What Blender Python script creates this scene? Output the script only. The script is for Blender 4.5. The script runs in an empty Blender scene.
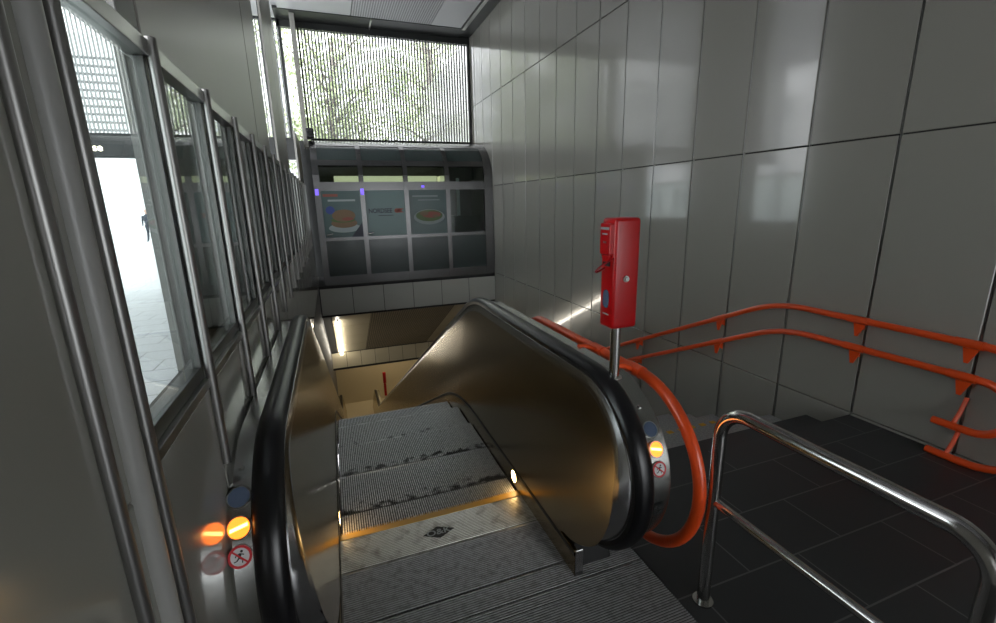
import bpy, math, random
from mathutils import Vector, Matrix
random.seed(7)
C = bpy.context.scene.collection
SC = bpy.context.scene
PI = math.pi

# ---------------------------------------------------------------- camera
RX = ((0.93803565, -0.10035022, 0.33169106),
      (-0.34591307, -0.21365219, 0.91361747),
      (-0.02081519, -0.97174203, -0.23512583))
cd = bpy.data.cameras.new('camera'); cam = bpy.data.objects.new('camera', cd); C.objects.link(cam)
cd.sensor_width = 36.0; cd.lens = 449.0 / 996.0 * 36.0; cd.clip_start = 0.02; cd.clip_end = 400
cam.matrix_world = Matrix([[RX[i][0], -RX[i][1], -RX[i][2], (0, 0, 1.7)[i]] for i in range(3)] + [[0, 0, 0, 1]])
SC.camera = cam

# ---------------------------------------------------------------- sky, exposure
w = bpy.data.worlds.new('sky'); SC.world = w; w.use_nodes = True
bg = w.node_tree.nodes['Background']; bg.inputs[0].default_value = (0.94, 0.97, 1.0, 1); bg.inputs[1].default_value = 3.0
SC.view_settings.view_transform = 'Standard'; SC.view_settings.look = 'None'
SC.view_settings.gamma = 1; SC.view_settings.exposure = 0.8; SC.view_settings.use_curve_mapping = False

# ---------------------------------------------------------------- helpers
def mat(name, col, rough=0.5, metal=0.0, coat=0.0, bump=None, ior=1.5, emit=None, estr=0, nrough=None, ncol=None, stretch=None, coatr=.05):
    m = bpy.data.materials.new(name); m.use_nodes = True
    nt = m.node_tree; b = nt.nodes['Principled BSDF']
    b.inputs['Base Color'].default_value = (*col, 1); b.inputs['Roughness'].default_value = rough
    b.inputs['Metallic'].default_value = metal; b.inputs['IOR'].default_value = ior
    b.inputs['Coat Weight'].default_value = coat; b.inputs['Coat Roughness'].default_value = coatr
    if emit: b.inputs['Emission Color'].default_value = (*emit, 1); b.inputs['Emission Strength'].default_value = estr
    def noise(scale, detail=3):
        tc = nt.nodes.new('ShaderNodeTexCoord'); mp = nt.nodes.new('ShaderNodeMapping'); n = nt.nodes.new('ShaderNodeTexNoise')
        nt.links.new(tc.outputs['Object'], mp.inputs[0]); nt.links.new(mp.outputs[0], n.inputs['Vector'])
        if stretch: mp.inputs['Scale'].default_value = stretch
        n.inputs['Scale'].default_value = scale; n.inputs['Detail'].default_value = detail
        return n
    if bump:   # (scale, strength, distance)
        n = noise(bump[0]); bp = nt.nodes.new('ShaderNodeBump')
        bp.inputs['Strength'].default_value = bump[1]; bp.inputs['Distance'].default_value = bump[2]
        nt.links.new(n.outputs['Fac'], bp.inputs['Height']); nt.links.new(bp.outputs[0], b.inputs['Normal'])
    if nrough:  # (scale, lo, hi)
        n = noise(nrough[0], 5); mr = nt.nodes.new('ShaderNodeMapRange')
        mr.inputs['From Min'].default_value = .3; mr.inputs['From Max'].default_value = .7
        mr.inputs['To Min'].default_value = nrough[1]; mr.inputs['To Max'].default_value = nrough[2]
        nt.links.new(n.outputs['Fac'], mr.inputs['Value']); nt.links.new(mr.outputs[0], b.inputs['Roughness'])
    if ncol:    # (scale, colour2, lo, hi)
        n = noise(ncol[0], 6); r = nt.nodes.new('ShaderNodeValToRGB')
        r.color_ramp.elements[0].position = ncol[2]; r.color_ramp.elements[1].position = ncol[3]
        r.color_ramp.elements[0].color = (*ncol[1], 1); r.color_ramp.elements[1].color = (*col, 1)
        nt.links.new(n.outputs['Fac'], r.inputs[0]); nt.links.new(r.outputs[0], b.inputs['Base Color'])
    return m

def dots_mat(name, col, hole, pitch, rough=.5, r=.3, axes=(0, 1)):
    m = mat(name, col, rough); nt = m.node_tree; b = nt.nodes['Principled BSDF']
    tc = nt.nodes.new('ShaderNodeTexCoord'); sp = nt.nodes.new('ShaderNodeSeparateXYZ'); nt.links.new(tc.outputs['Object'], sp.inputs[0])
    def mth(op, a, bb=None):
        n = nt.nodes.new('ShaderNodeMath'); n.operation = op
        for i, v in enumerate((a, bb)):
            if v is None: continue
            if isinstance(v, (int, float)): n.inputs[i].default_value = v
            else: nt.links.new(v, n.inputs[i])
        return n.outputs[0]
    def cell(o):
        return mth('SUBTRACT', mth('FRACT', mth('MULTIPLY', o, 1 / pitch)), .5)
    a = cell(sp.outputs[axes[0]]); c = cell(sp.outputs[axes[1]])
    d = mth('SQRT', mth('ADD', mth('MULTIPLY', a, a), mth('MULTIPLY', c, c)))
    k = mth('LESS_THAN', d, r)
    mx = nt.nodes.new('ShaderNodeMix'); mx.data_type = 'RGBA'
    mx.inputs['A'].default_value = (*col, 1); mx.inputs['B'].default_value = (*hole, 1)
    nt.links.new(k, mx.inputs['Factor']); nt.links.new(mx.outputs['Result'], b.inputs['Base Color'])
    return m

def glass_mat(name, tint, ior=1.5, gl=1.0):
    m = bpy.data.materials.new(name); m.use_nodes = True; nt = m.node_tree
    nt.nodes.remove(nt.nodes['Principled BSDF']); out = nt.nodes['Material Output']
    t = nt.nodes.new('ShaderNodeBsdfTransparent'); t.inputs[0].default_value = (*tint, 1)
    g = nt.nodes.new('ShaderNodeBsdfGlossy'); g.inputs['Roughness'].default_value = 0.015; g.inputs[0].default_value = (gl, gl, gl, 1)
    f = nt.nodes.new('ShaderNodeFresnel'); f.inputs[0].default_value = ior
    ge = nt.nodes.new('ShaderNodeNewGeometry'); mr = nt.nodes.new('ShaderNodeMapRange')   # same reflectance entering and leaving the pane
    mr.inputs['To Min'].default_value = ior; mr.inputs['To Max'].default_value = 1 / ior
    nt.links.new(ge.outputs['Backfacing'], mr.inputs['Value']); nt.links.new(mr.outputs[0], f.inputs[0])
    mx = nt.nodes.new('ShaderNodeMixShader')
    nt.links.new(f.outputs[0], mx.inputs[0]); nt.links.new(t.outputs[0], mx.inputs[1]); nt.links.new(g.outputs[0], mx.inputs[2])
    nt.links.new(mx.outputs[0], out.inputs[0]); return m

def tile_mat(name, col, line, sx, sy, ox, oy, rough=.35, off=0.0, mort=.006, col2=None):
    m = mat(name, col, rough, nrough=(1.5, rough - .04, rough + .06)); nt = m.node_tree; b = nt.nodes['Principled BSDF']
    tc = nt.nodes.new('ShaderNodeTexCoord'); mp = nt.nodes.new('ShaderNodeMapping'); br = nt.nodes.new('ShaderNodeTexBrick')
    nt.links.new(tc.outputs['Object'], mp.inputs[0]); nt.links.new(mp.outputs[0], br.inputs['Vector'])
    mp.inputs['Location'].default_value = (-ox, -oy, 0)
    br.offset = off; br.inputs['Scale'].default_value = 1.0; br.inputs['Mortar Size'].default_value = mort
    br.inputs['Brick Width'].default_value = sx; br.inputs['Row Height'].default_value = sy
    br.inputs['Mortar Smooth'].default_value = 0
    br.inputs['Color1'].default_value = (*col, 1); br.inputs['Color2'].default_value = (*(col2 or col), 1); br.inputs['Mortar'].default_value = (*line, 1)
    nt.links.new(br.outputs['Color'], b.inputs['Base Color']); return m

M = {}
M['enamel'] = mat('grey_enamel', (.335, .325, .29), .2, coat=1, coatr=.07, bump=(1.3, .35, .02))
M['edge_grey'] = mat('edge_grey', (.13, .13, .12), .4)
M['enamel_matt'] = mat('matt_grey_panel', (.36, .35, .315), .36, bump=(1.2, .12, .01))
M['grey_paint'] = mat('grey_paint', (.33, .33, .31), .35)
M['enamel_left'] = mat('grey_enamel_left', (.31, .305, .27), .15, coat=.5, coatr=.03, bump=(1.0, .12, .01))
M['backing'] = mat('black_joint', (.012, .012, .012), .6)
M['white_tile'] = mat('white_enamel_tile', (.55, .55, .50), .25, coat=.3)
M['cream'] = mat('cream_panel', (.55, .49, .35), .35)
M['steel'] = mat('brushed_steel', (.42, .42, .40), .3, 1)
M['jamb'] = mat('dark_anodised', (.10, .10, .095), .35, .7)
M['steel_panel'] = mat('balustrade_steel', (.47, .40, .29), .23, 1, bump=(1.6, .10, .01))
M['steel_band'] = mat('polished_band', (.62, .62, .62), .22, 1)
M['deck'] = mat('deck_steel', (.50, .51, .49), .25, 1)
M['tube'] = mat('polished_tube', (.58, .57, .55), .16, 1)
M['post'] = mat('satin_post', (.27, .265, .255), .36, .85)
M['rubber'] = mat('black_rubber', (.006, .006, .007), .30)
M['blackp'] = mat('black_plastic', (.010, .010, .010), .75)
M['orange'] = mat('orange_enamel', (.85, .085, .012), .28, coat=.25)
M['red'] = mat('red_enamel', (.46, .003, .005), .30)
M['redd'] = mat('red_dark', (.33, .006, .01), .4)
M['step'] = mat('step_aluminium', (.50, .51, .51), .42, .7, ncol=(60, (.25, .25, .25), .30, .55))
M['shaft_dark'] = mat('dark_shaft_lining', (.06, .055, .05), .5)
M['groove'] = mat('groove_dark', (.07, .07, .068), .6, .3)  # groove bottoms darker than the ribs, for contrast
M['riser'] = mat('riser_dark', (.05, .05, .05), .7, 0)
M['plate'] = mat('plate_aluminium', (.34, .34, .345), .45, .6, ncol=(30, (.22, .22, .22), .30, .55))
M['comb'] = mat('comb_aluminium', (.46, .45, .40), .36, .8, ncol=(14, (.25, .24, .2), .3, .5))
M['gold'] = mat('comb_lit_yellow', (.55, .33, .06), .4)  # warm lamplight on the comb edge put into the colour
M['floor'] = tile_mat('dark_stone_tiles', (.027, .029, .031), (.12, .12, .12), .62, .32, 1.37, 1.25, .33, off=.5, mort=.004, col2=(.034, .036, .038))
M['stair_dark'] = mat('dark_stone', (.027, .029, .031), .34, bump=(60, .1, .002))
M['stair_grey'] = mat('grey_stone', (.46, .46, .45), .6, ncol=(60, (.34, .34, .34), .4, .6))
M['yellow'] = mat('yellow_stud', (.80, .45, .03), .5)
M['white'] = mat('white_paint', (.8, .8, .78), .4)
M['ceil'] = mat('ceiling_panel', (.66, .66, .68), .35)
M['perf'] = dots_mat('perforated_ceiling', (.62, .62, .64), (.10, .10, .10), .05, r=.30)
M['perf_low'] = dots_mat('perforated_soffit', (.33, .27, .19), (.02, .018, .015), .055, r=.33)
M['dark'] = mat('dark_metal', (.035, .037, .036), .4, .3)
M['slat'] = mat('slat_metal', (.30, .31, .31), .4, .4)
M['frame'] = mat('kiosk_frame', (.15, .15, .15), .26, .85)
M['teal'] = mat('teal_panel', (.035, .052, .050), .25, coat=.3)
M['kiosk_in'] = mat('kiosk_inside', (.09, .085, .07), .6)
M['glass'] = glass_mat('clear_glass', (.88, .92, .91), 1.5)
M['kglass'] = glass_mat('kiosk_glass', (.62, .70, .68), 1.4)
M['bark'] = mat('bark', (.30, .26, .24), .9, bump=(20, .5, .02))
M['leaf'] = mat('leaf', (.42, .50, .28), .5)
M['leaf2'] = mat('leaf_pale', (.52, .60, .36), .5)
M['pave'] = tile_mat('pale_paving', (.55, .56, .57), (.3, .3, .3), .6, .4, 0, 0, .6, off=.5, mort=.01)
M['facade'] = mat('white_render', (.82, .83, .82), .7)
M['win'] = mat('grey_window', (.45, .48, .50), .4)
M['lamp'] = mat('orange_lamp', (1, .5, .1), .3, emit=(1, .17, .012), estr=1.7)
M['lamp_hot'] = mat('orange_lamp_bar', (1, .8, .5), .3, emit=(1, .55, .14), estr=3.5)
M['skirtlamp'] = mat('skirt_lamp', (1, .8, .5), .3, emit=(1, .62, .24), estr=24)
M['tubelamp'] = mat('white_tube', (1, 1, 1), .3, emit=(1, .93, .80), estr=11)
M['warmlamp'] = mat('warm_lamp', (1, 1, 1), .3, emit=(1, .80, .52), estr=5)
M['shelf'] = mat('lit_shelf', (1, .95, .7), .3, emit=(.9, .82, .5), estr=.55)
M['purple'] = mat('violet_glow', (.3, .2, 1), .3, emit=(.20, .12, 1), estr=.5)
M['blue'] = mat('blue_lens', (.10, .14, .22), .2, coat=.5)
M['signw'] = mat('sign_white', (.75, .75, .75), .35)
M['signr'] = mat('sign_red', (.62, .02, .03), .35)
M['ink'] = mat('black_ink', (.015, .015, .015), .4)
M['poster'] = mat('poster_teal', (.05, .095, .092), .3)
M['poster_light'] = mat('poster_aqua', (.09, .16, .155), .3)
M['pwhite'] = mat('print_white', (.30, .34, .34), .4)
M['pred'] = mat('print_red', (.24, .06, .04), .4)
M['pblue'] = mat('print_blue', (.025, .05, .22), .4)
M['porange'] = mat('print_orange', (.17, .10, .05), .4)
M['pgreen'] = mat('print_green', (.07, .12, .03), .4)
M['navy'] = mat('print_navy', (.01, .015, .03), .4)
M['signglow'] = mat('sign_letters', (1, .95, .8), .3, emit=(1, .9, .65), estr=3)
M['skin'] = mat('skin', (.5, .33, .25), .6)
M['cloth'] = mat('dark_cloth', (.03, .035, .05), .8)

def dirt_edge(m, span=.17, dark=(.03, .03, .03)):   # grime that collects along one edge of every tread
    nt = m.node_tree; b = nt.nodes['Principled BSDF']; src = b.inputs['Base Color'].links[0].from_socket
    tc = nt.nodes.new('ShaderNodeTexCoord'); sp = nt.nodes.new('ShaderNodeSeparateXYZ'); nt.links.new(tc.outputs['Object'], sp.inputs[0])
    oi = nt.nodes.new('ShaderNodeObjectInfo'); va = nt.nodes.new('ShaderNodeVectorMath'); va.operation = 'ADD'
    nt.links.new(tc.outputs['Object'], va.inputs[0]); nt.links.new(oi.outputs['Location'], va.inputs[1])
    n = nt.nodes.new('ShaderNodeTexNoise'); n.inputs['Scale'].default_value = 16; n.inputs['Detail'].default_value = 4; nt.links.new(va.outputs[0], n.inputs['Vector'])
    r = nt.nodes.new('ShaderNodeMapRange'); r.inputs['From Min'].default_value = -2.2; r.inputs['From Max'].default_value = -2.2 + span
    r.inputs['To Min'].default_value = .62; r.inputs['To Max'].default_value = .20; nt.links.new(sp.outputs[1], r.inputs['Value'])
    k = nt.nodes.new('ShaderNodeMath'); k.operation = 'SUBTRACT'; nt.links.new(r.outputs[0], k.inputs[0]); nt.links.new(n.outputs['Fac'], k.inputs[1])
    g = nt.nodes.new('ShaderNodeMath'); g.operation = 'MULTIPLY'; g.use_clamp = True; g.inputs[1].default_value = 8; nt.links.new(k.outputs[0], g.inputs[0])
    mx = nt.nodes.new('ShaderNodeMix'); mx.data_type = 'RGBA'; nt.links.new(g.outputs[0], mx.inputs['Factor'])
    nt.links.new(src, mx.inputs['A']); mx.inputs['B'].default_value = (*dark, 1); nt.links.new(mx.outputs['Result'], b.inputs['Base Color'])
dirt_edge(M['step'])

class MB:
    def __init__(s): s.v = []; s.f = []; s.m = []
    def face(s, pts, mi=0):
        n = len(s.v); s.v += [tuple(p) for p in pts]; s.f.append(tuple(range(n, n + len(pts)))); s.m.append(mi)
    def box(s, x0, x1, y0, y1, z0, z1, mi=0):
        n = len(s.v)
        s.v += [(x0, y0, z0), (x1, y0, z0), (x1, y1, z0), (x0, y1, z0), (x0, y0, z1), (x1, y0, z1), (x1, y1, z1), (x0, y1, z1)]
        for q in ((0, 3, 2, 1), (4, 5, 6, 7), (0, 1, 5, 4), (1, 2, 6, 5), (2, 3, 7, 6), (3, 0, 4, 7)):
            s.f.append(tuple(n + i for i in q)); s.m.append(mi)
        return s
    def tube(s, pts, r, seg=14, mi=0, caps=True, radii=None):
        pts = [Vector(p) for p in pts]; n0 = len(s.v); N = len(pts); up = None
        for i, p in enumerate(pts):
            t = (pts[min(i + 1, N - 1)] - pts[max(i - 1, 0)]).normalized()
            if up is None:
                a = Vector((0, 0, 1)) if abs(t.z) < .9 else Vector((1, 0, 0))
                up = (a - t * a.dot(t)).normalized()
            else: up = (up - t * up.dot(t)).normalized()
            sd = t.cross(up); rr = radii[i] if radii else r
            for k in range(seg):
                a = 2 * PI * k / seg; s.v.append(tuple(p + (up * math.cos(a) + sd * math.sin(a)) * rr))
        for i in range(N - 1):
            for k in range(seg):
                a = n0 + i * seg + k; b = n0 + i * seg + (k + 1) % seg
                s.f.append((a, a + seg, b + seg, b)); s.m.append(mi)
        if caps:
            s.f.append(tuple(n0 + k for k in range(seg))); s.m.append(mi)
            s.f.append(tuple(n0 + (N - 1) * seg + k for k in reversed(range(seg)))); s.m.append(mi)
        return s
    def prism(s, poly, axis, a0, a1, mi=0):   # poly of 2-D points, extruded on axis 'x','y','z'
        def P(q, a): return (a, q[0], q[1]) if axis == 'x' else ((q[0], a, q[1]) if axis == 'y' else (q[0], q[1], a))
        n = len(poly); n0 = len(s.v); s.v += [P(q, a0) for q in poly] + [P(q, a1) for q in poly]
        s.f.append(tuple(n0 + i for i in range(n))); s.f.append(tuple(n0 + n + i for i in reversed(range(n)))); s.m += [mi, mi]
        for i in range(n):
            j = (i + 1) % n; s.f.append((n0 + i, n0 + n + i, n0 + n + j, n0 + j)); s.m.append(mi)
        return s
    def grid(s, rows, mi=0, closed=False):    # rows: lists of equally many points
        n0 = len(s.v); w = len(rows[0])
        for r in rows: s.v += [tuple(p) for p in r]
        for i in range(len(rows) - 1):
            for k in range(w if closed else w - 1):
                a = n0 + i * w + k; b = n0 + i * w + (k + 1) % w
                s.f.append((a, b, b + w, a + w)); s.m.append(mi)
        return s
    def disc(s, c, n, r, th=.004, seg=28, mi=0, up=None):
        c = Vector(c); n = Vector(n).normalized(); return s.tube([c, c + n * th], r, seg, mi)
    def ring(s, c, n, r0, r1, th, seg=36, mi=0):
        c = Vector(c); n = Vector(n).normalized(); a = Vector((0, 0, 1)) if abs(n.z) < .9 else Vector((1, 0, 0))
        u = (a - n * a.dot(n)).normalized(); v = n.cross(u); rows = []
        for k in range(seg + 1):
            d = u * math.cos(2 * PI * k / seg) + v * math.sin(2 * PI * k / seg)
            rows.append([c + d * r0, c + d * r0 + n * th, c + d * r1 + n * th, c + d * r1])
        return s.grid(rows, mi, closed=True)
    def build(s, name, mats, parent=None, smooth=False, bevel=0, fix=True):
        me = bpy.data.meshes.new(name); o = bpy.data.objects.new(name, me)
        off = Vector(parent['_o']) if parent is not None and '_o' in parent else Vector((0, 0, 0))
        if parent is None and s.v:
            xs, ys, zs = zip(*s.v); off = Vector(((min(xs) + max(xs)) / 2, (min(ys) + max(ys)) / 2, min(zs)))
            if not getattr(s, 'recentre', True): off = Vector((0, 0, 0))
        me.from_pydata([tuple(Vector(v) - off) for v in s.v], [], s.f)
        mats = mats if isinstance(mats, (list, tuple)) else [mats]
        for m in mats: me.materials.append(M[m])
        me.polygons.foreach_set('material_index', s.m); me.validate()
        if fix:
            import bmesh
            bm = bmesh.new(); bm.from_mesh(me); bmesh.ops.recalc_face_normals(bm, faces=bm.faces); bm.to_mesh(me); bm.free()
        if smooth:
            me.shade_smooth(); me.set_sharp_from_angle(angle=math.radians(38))
        C.objects.link(o)
        if parent is None: o.location = off; o['_o'] = tuple(off)
        else: o.parent = parent; o['_o'] = tuple(off)
        if bevel:
            b = o.modifiers.new('bevel', 'BEVEL'); b.width = bevel; b.segments = 2; b.limit_method = 'ANGLE'; b.angle_limit = math.radians(40)
        return o

def box(*a): return MB().box(*a)
def tag(o, label, cat, group=None, kind=None):
    o['label'] = label; o['category'] = cat
    if group: o['group'] = group
    if kind: o['kind'] = kind
    return o
def empty(name, loc, label=None, cat=None, group=None):
    o = bpy.data.objects.new(name, None); C.objects.link(o); o.location = loc; o['_o'] = tuple(loc); o.empty_display_size = .1
    if label: tag(o, label, cat, group)
    return o
def struct(mb, name, mats, origin=True, **k):
    if not origin: mb.recentre = False
    o = mb.build(name, mats, **k); o['kind'] = 'structure'; return o
def text_mb(txt, size, fn, mi=0, depth=.0, align='CENTER'):
    cu = bpy.data.curves.new('t', 'FONT'); cu.body = txt; cu.size = size; cu.align_x = align; cu.align_y = 'CENTER'; cu.extrude = .0; cu.offset = size * .02
    ob = bpy.data.objects.new('t', cu); me = bpy.data.meshes.new_from_object(ob)
    mb = MB(); 
    for v in me.vertices: mb.v.append(tuple(fn(v.co.x, v.co.y)))
    for p in me.polygons: mb.f.append(tuple(p.vertices)); mb.m.append(mi)
    bpy.data.objects.remove(ob); bpy.data.curves.remove(cu); bpy.data.meshes.remove(me)
    return mb
def fillet(pts, rad, n=10):
    pts = [Vector(p) for p in pts]; out = [pts[0]]
    if not isinstance(rad, (list, tuple)): rad = [rad] * (len(pts) - 2)
    for i in range(1, len(pts) - 1):
        a, b, c = pts[i - 1], pts[i], pts[i + 1]; r = rad[i - 1]
        d1 = (a - b).normalized(); d2 = (c - b).normalized(); ang = d1.angle(d2)
        if r <= 0 or ang > PI - .01: out.append(b); continue
        t = r / math.tan(ang / 2); cen = b + (d1 + d2).normalized() * (r / math.sin(ang / 2))
        p1 = b + d1 * t - cen; p2 = b + d2 * t - cen; w_ = p1.angle(p2)
        for k in range(n + 1):
            f = k / n; out.append(cen + (p1 * math.sin((1 - f) * w_) + p2 * math.sin(f * w_)) / math.sin(w_))
    out.append(pts[-1]); return out

XL, XR = -0.376, 3.733
SL = 0.516; DZ = 6.5

# ================================================================ STRUCTURE
def panel_wall(name, x, side, ys, zs, mats, skip=None, gap=.006, tilt=.0035, bk=.12, b0=None, strip=False):
    """enamel panels with open joints on a dark backing; side = direction the face looks (+1 / -1 in x)"""
    mb = MB()
    for i in range(len(ys) - 1):
        for k in range(len(zs) - 1):
            if skip and skip(ys[i], ys[i + 1], zs[k], zs[k + 1]): continue
            y0, y1, z0, z1 = ys[i] + gap, ys[i + 1] - gap, zs[k] + gap * .6, zs[k + 1] - gap * .6
            a = random.uniform(-1, 1) * tilt; b = random.uniform(-1, 1) * tilt
            def X(y, z, d=0): return x - side * d + a * (y - (y0 + y1) / 2) + b * (z - (z0 + z1) / 2) * .25
            e = .004
            n = len(mb.v)
            for (yy, zz) in ((y0, z0), (y1, z0), (y1, z1), (y0, z1)): mb.v.append((X(yy, zz, .028), yy, zz))
            for (yy, zz) in ((y0, z0), (y1, z0), (y1, z1), (y0, z1)): mb.v.append((X(yy, zz, e), yy, zz))
            for (yy, zz) in ((y0 + e, z0 + e), (y1 - e, z0 + e), (y1 - e, z1 - e), (y0 + e, z1 - e)): mb.v.append((X(yy, zz), yy, zz))
            for o_ in (0, 4):
                for q in range(4):
                    r = (q + 1) % 4; mb.f.append((n + o_ + q, n + o_ + r, n + o_ + 4 + r, n + o_ + 4 + q)); mb.m.append(0)
            mb.f.append((n + 8, n + 9, n + 10, n + 11)); mb.m.append(0)
            mb.box(*sorted((x - side * .03, x - side * bk)), max(ys[i], b0) if b0 else ys[i], ys[i + 1], zs[k], zs[k + 1], 1)
    if strip:
        for y_ in ys[1:-1]:
            mb.box(*sorted((x - side * .006, x - side * .03)), y_ - .0018, y_ + .0018, zs[0] if y_ > 2.2 else -.1, zs[-1], 2)
    return struct(mb, name, mats, origin=False)

ysr = [2.12 + .64 * k for k in range(-10, 27)]
zsr = [-7.98, -5.98, -3.98, -1.98, .02, 2.10, 4.10, 5.75]
def skip_r(y0, y1, z0, z1): return z1 < 1 and y1 < 2.1
panel_wall('wall_right', XR, -1, ysr, zsr, ['enamel', 'backing', 'steel'], skip=skip_r, gap=.008, strip=True)
# fix for the landing part: the lowest strip of panels above the landing ends at the floor (row .02 to 2.10 with y<2.12)
panel_wall('wall_right_base', XR, -1, [2.12 + .64 * k for k in range(-10, 1)], [-.25, .02], ['enamel', 'backing'])

# escalator-side left wall: enamel below the glazing
ysl = [-4.0, -2.0, -.6, .81, 1.44, 1.975, 2.51, 3.05, 3.58, 4.12, 4.66, 5.20, 5.74, 6.28, 6.82, 7.36, 7.9, 8.44, 8.98, 9.52, 10.06, 10.6]
panel_wall('wall_left', XL, 1, ysl[3:], [0.0, 1.2], ['enamel_left', 'backing'], tilt=.001, gap=.003)
panel_wall('wall_left_entrance', XL, 1, [-4, -2, -.6, .81], [0, 2.9, 5.75], ['enamel_left', 'backing'], tilt=.001, gap=.003)
struct(box(XL - .12, XL - .01, .81, 19, -8, -.003), 'wall_left_shaft', 'shaft_dark')

# upper wall behind the glazed screen
UX = -.55
panel_wall('wall_left_edge', UX, 1, [1.86, 2.05], [0, 5.75], ['edge_grey', 'backing'], tilt=0, gap=.008, bk=.05, b0=2.0)
panel_wall('wall_left_upper', UX, 1, [2.05, 4.95, 5.95], [0, 5.75], ['enamel_matt', 'backing'], tilt=.001, gap=.016, bk=.05, b0=2.0)
panel_wall('wall_left_middle', UX, 1, [6.95, 7.9, 8.8], [0, 5.75], ['enamel_matt', 'backing'], tilt=.0, gap=.010, bk=.034)
struct(box(-.37, -.27, 11.5, 11.9, 3.0, 5.7), 'trim_1', 'enamel_left', bevel=.01)
struct(box(-.50, -.46, 10.1, 11.6, 0, 3.15), 'trim_2', 'enamel_matt', bevel=.005)

# landing floor
fl = MB(); fl.box(1.262, XR - .001, -4, 2.13, -.15, 0); fl.box(XL, 1.262, -4, .55, -.15, 0)
struct(fl, 'floor', 'floor', origin=False)
# staircase beside the escalator
st = empty('staircase', (2.5, 2.13, 0)); st['kind'] = 'structure'
n_st = 43
y = 2.13; z = 0
for k in range(n_st):
    z -= .15
    mb = box(1.262, XR - .002, y, y + .33, z - .2, z)
    o = mb.build('step', 'stair_dark' if k == 0 else 'stair_grey', st, bevel=.004)
    if k == 2:
        d = MB()
        x = 1.5
        while x < 3.65:
            d.box(x, x + .06, y + .27, y + .315, z, z + .004); x += .13
        d.build('nosing_studs', 'yellow', o)
    y += .33
sh = MB(); sh.box(XL - .1, XR + .1, .3, .5, -8, -.2); sh.box(XL - .1, XR + .1, .3, 16.3, -8.1, -8); sh.box(XL - .1, XR + .1, 2.0, 2.12, -8, -.16) if 0 else None
struct(sh, 'floor_shaft', 'stair_dark')  # unseen enclosure added to stop light leaking in from below
struct(box(XL, XR, 16.3, 22, -6.7, -6.5), 'floor_lower', 'cream')
struct(box(XL - .1, XR + .1, 18.9, 19.0, -6.5, -3.5), 'wall_lower', 'cream')
struct(box(XL, XR, 15.1, 20.4, -3.56, -3.45), 'ceiling_lower', 'cream')

# white tiled beam across the shaft, below the kiosk
bm_ = MB(); xs = [XR - .682 * k for k in range(7)][::-1]
for i in range(6):
    bm_.box(max(xs[i], XL) + .006, xs[i + 1] - .006, 10.45, 10.50, -.665, -.07, 0)
bm_.box(XL, XR, 10.47, 10.9, -.66, -.05, 1); bm_.box(XL, XR, 10.452, 10.9, -.71, -.672, 1); bm_.box(XL, XR, 10.455, 12.2, -.06, -.002, 1)
struct(bm_, 'trim_3', ['white_tile', 'backing'])
# sloping soffit beyond
sf = MB()
def soff(x0, x1, y0, y1, mi, th=.05):
    za, zb = -.70 - SL * (y0 - 10.6), -.70 - SL * (y1 - 10.6)
    n = len(sf.v)
    sf.v.extend([(x0, y0, za), (x1, y0, za), (x1, y1, zb), (x0, y1, zb), (x0, y0, za + th), (x1, y0, za + th), (x1, y1, zb + th), (x0, y1, zb + th)])
    for q in ((0, 3, 2, 1), (4, 5, 6, 7), (0, 1, 5, 4), (1, 2, 6, 5), (2, 3, 7, 6), (3, 0, 4, 7)): sf.f.append(tuple(n + i for i in q)); sf.m.append(mi)
ysf = [10.6, 11.7, 12.8, 13.9, 15.0]
for i in range(4):
    soff(-.17, .70, ysf[i] + .012, ysf[i + 1] - .012, 0); soff(.71, 2.75, ysf[i] + .012, ysf[i + 1] - .012, 1); soff(2.76, XR, ysf[i] + .012, ysf[i + 1] - .012, 0)
n = len(sf.v)
soff(XL, XR, 10.6, 15.0, 2); 
for i in range(n, n + 8): v = sf.v[i]; sf.v[i] = (v[0], v[1], v[2] + .03)
struct(sf, 'ceiling_sloping', ['cream', 'perf_low', 'backing'], origin=False)
b2 = MB()
for i in range(9):
    b2.box(XL + .457 * i + .006, XL + .457 * (i + 1) - .006, 14.98, 15.03, -3.50, -2.99, 0)
b2.box(XL, XR, 15.0, 15.1, -3.56, -2.88, 1); b2.box(XL, XR, 14.985, 15.1, -3.57, -3.515, 1)
struct(b2, 'trim_4', ['cream', 'backing'])

# main ceiling
ce = MB()
yc = -4.0
rows = [-4 + 1.55 * k for k in range(10)]; rows[-1] = 9.95; rows += [11.35]
for i in range(len(rows) - 1):
    y0, y1 = rows[i] + .008, rows[i + 1] - .008
    ce.box(XL - .2, .86, y0, y1, 5.70, 5.74, 0); ce.box(.872, 2.62, y0, y1, 5.70, 5.74, 1); ce.box(2.632, 3.34, y0, y1, 5.70, 5.74, 0)
ce.box(3.36, 3.44, -4, 11.35, 5.66, 5.74, 3); ce.box(3.44, XR, -4, 12.1, 5.72, 5.76, 2)
ce.box(XL - .3, 3.44, 11.36, 12.1, 5.69, 5.74, 2); ce.box(XL - .3, XR, 11.96, 12.1, 5.56, 5.72, 2)
ce.box(1.28, 1.32, 11.36, 12.0, 5.66, 5.70, 3)
ce.box(-7.2, XR + .1, -4.2, 12.2, 5.76, 5.9, 0)
struct(ce, 'ceiling', ['ceil', 'perf', 'dark', 'steel'], origin=False)
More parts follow.
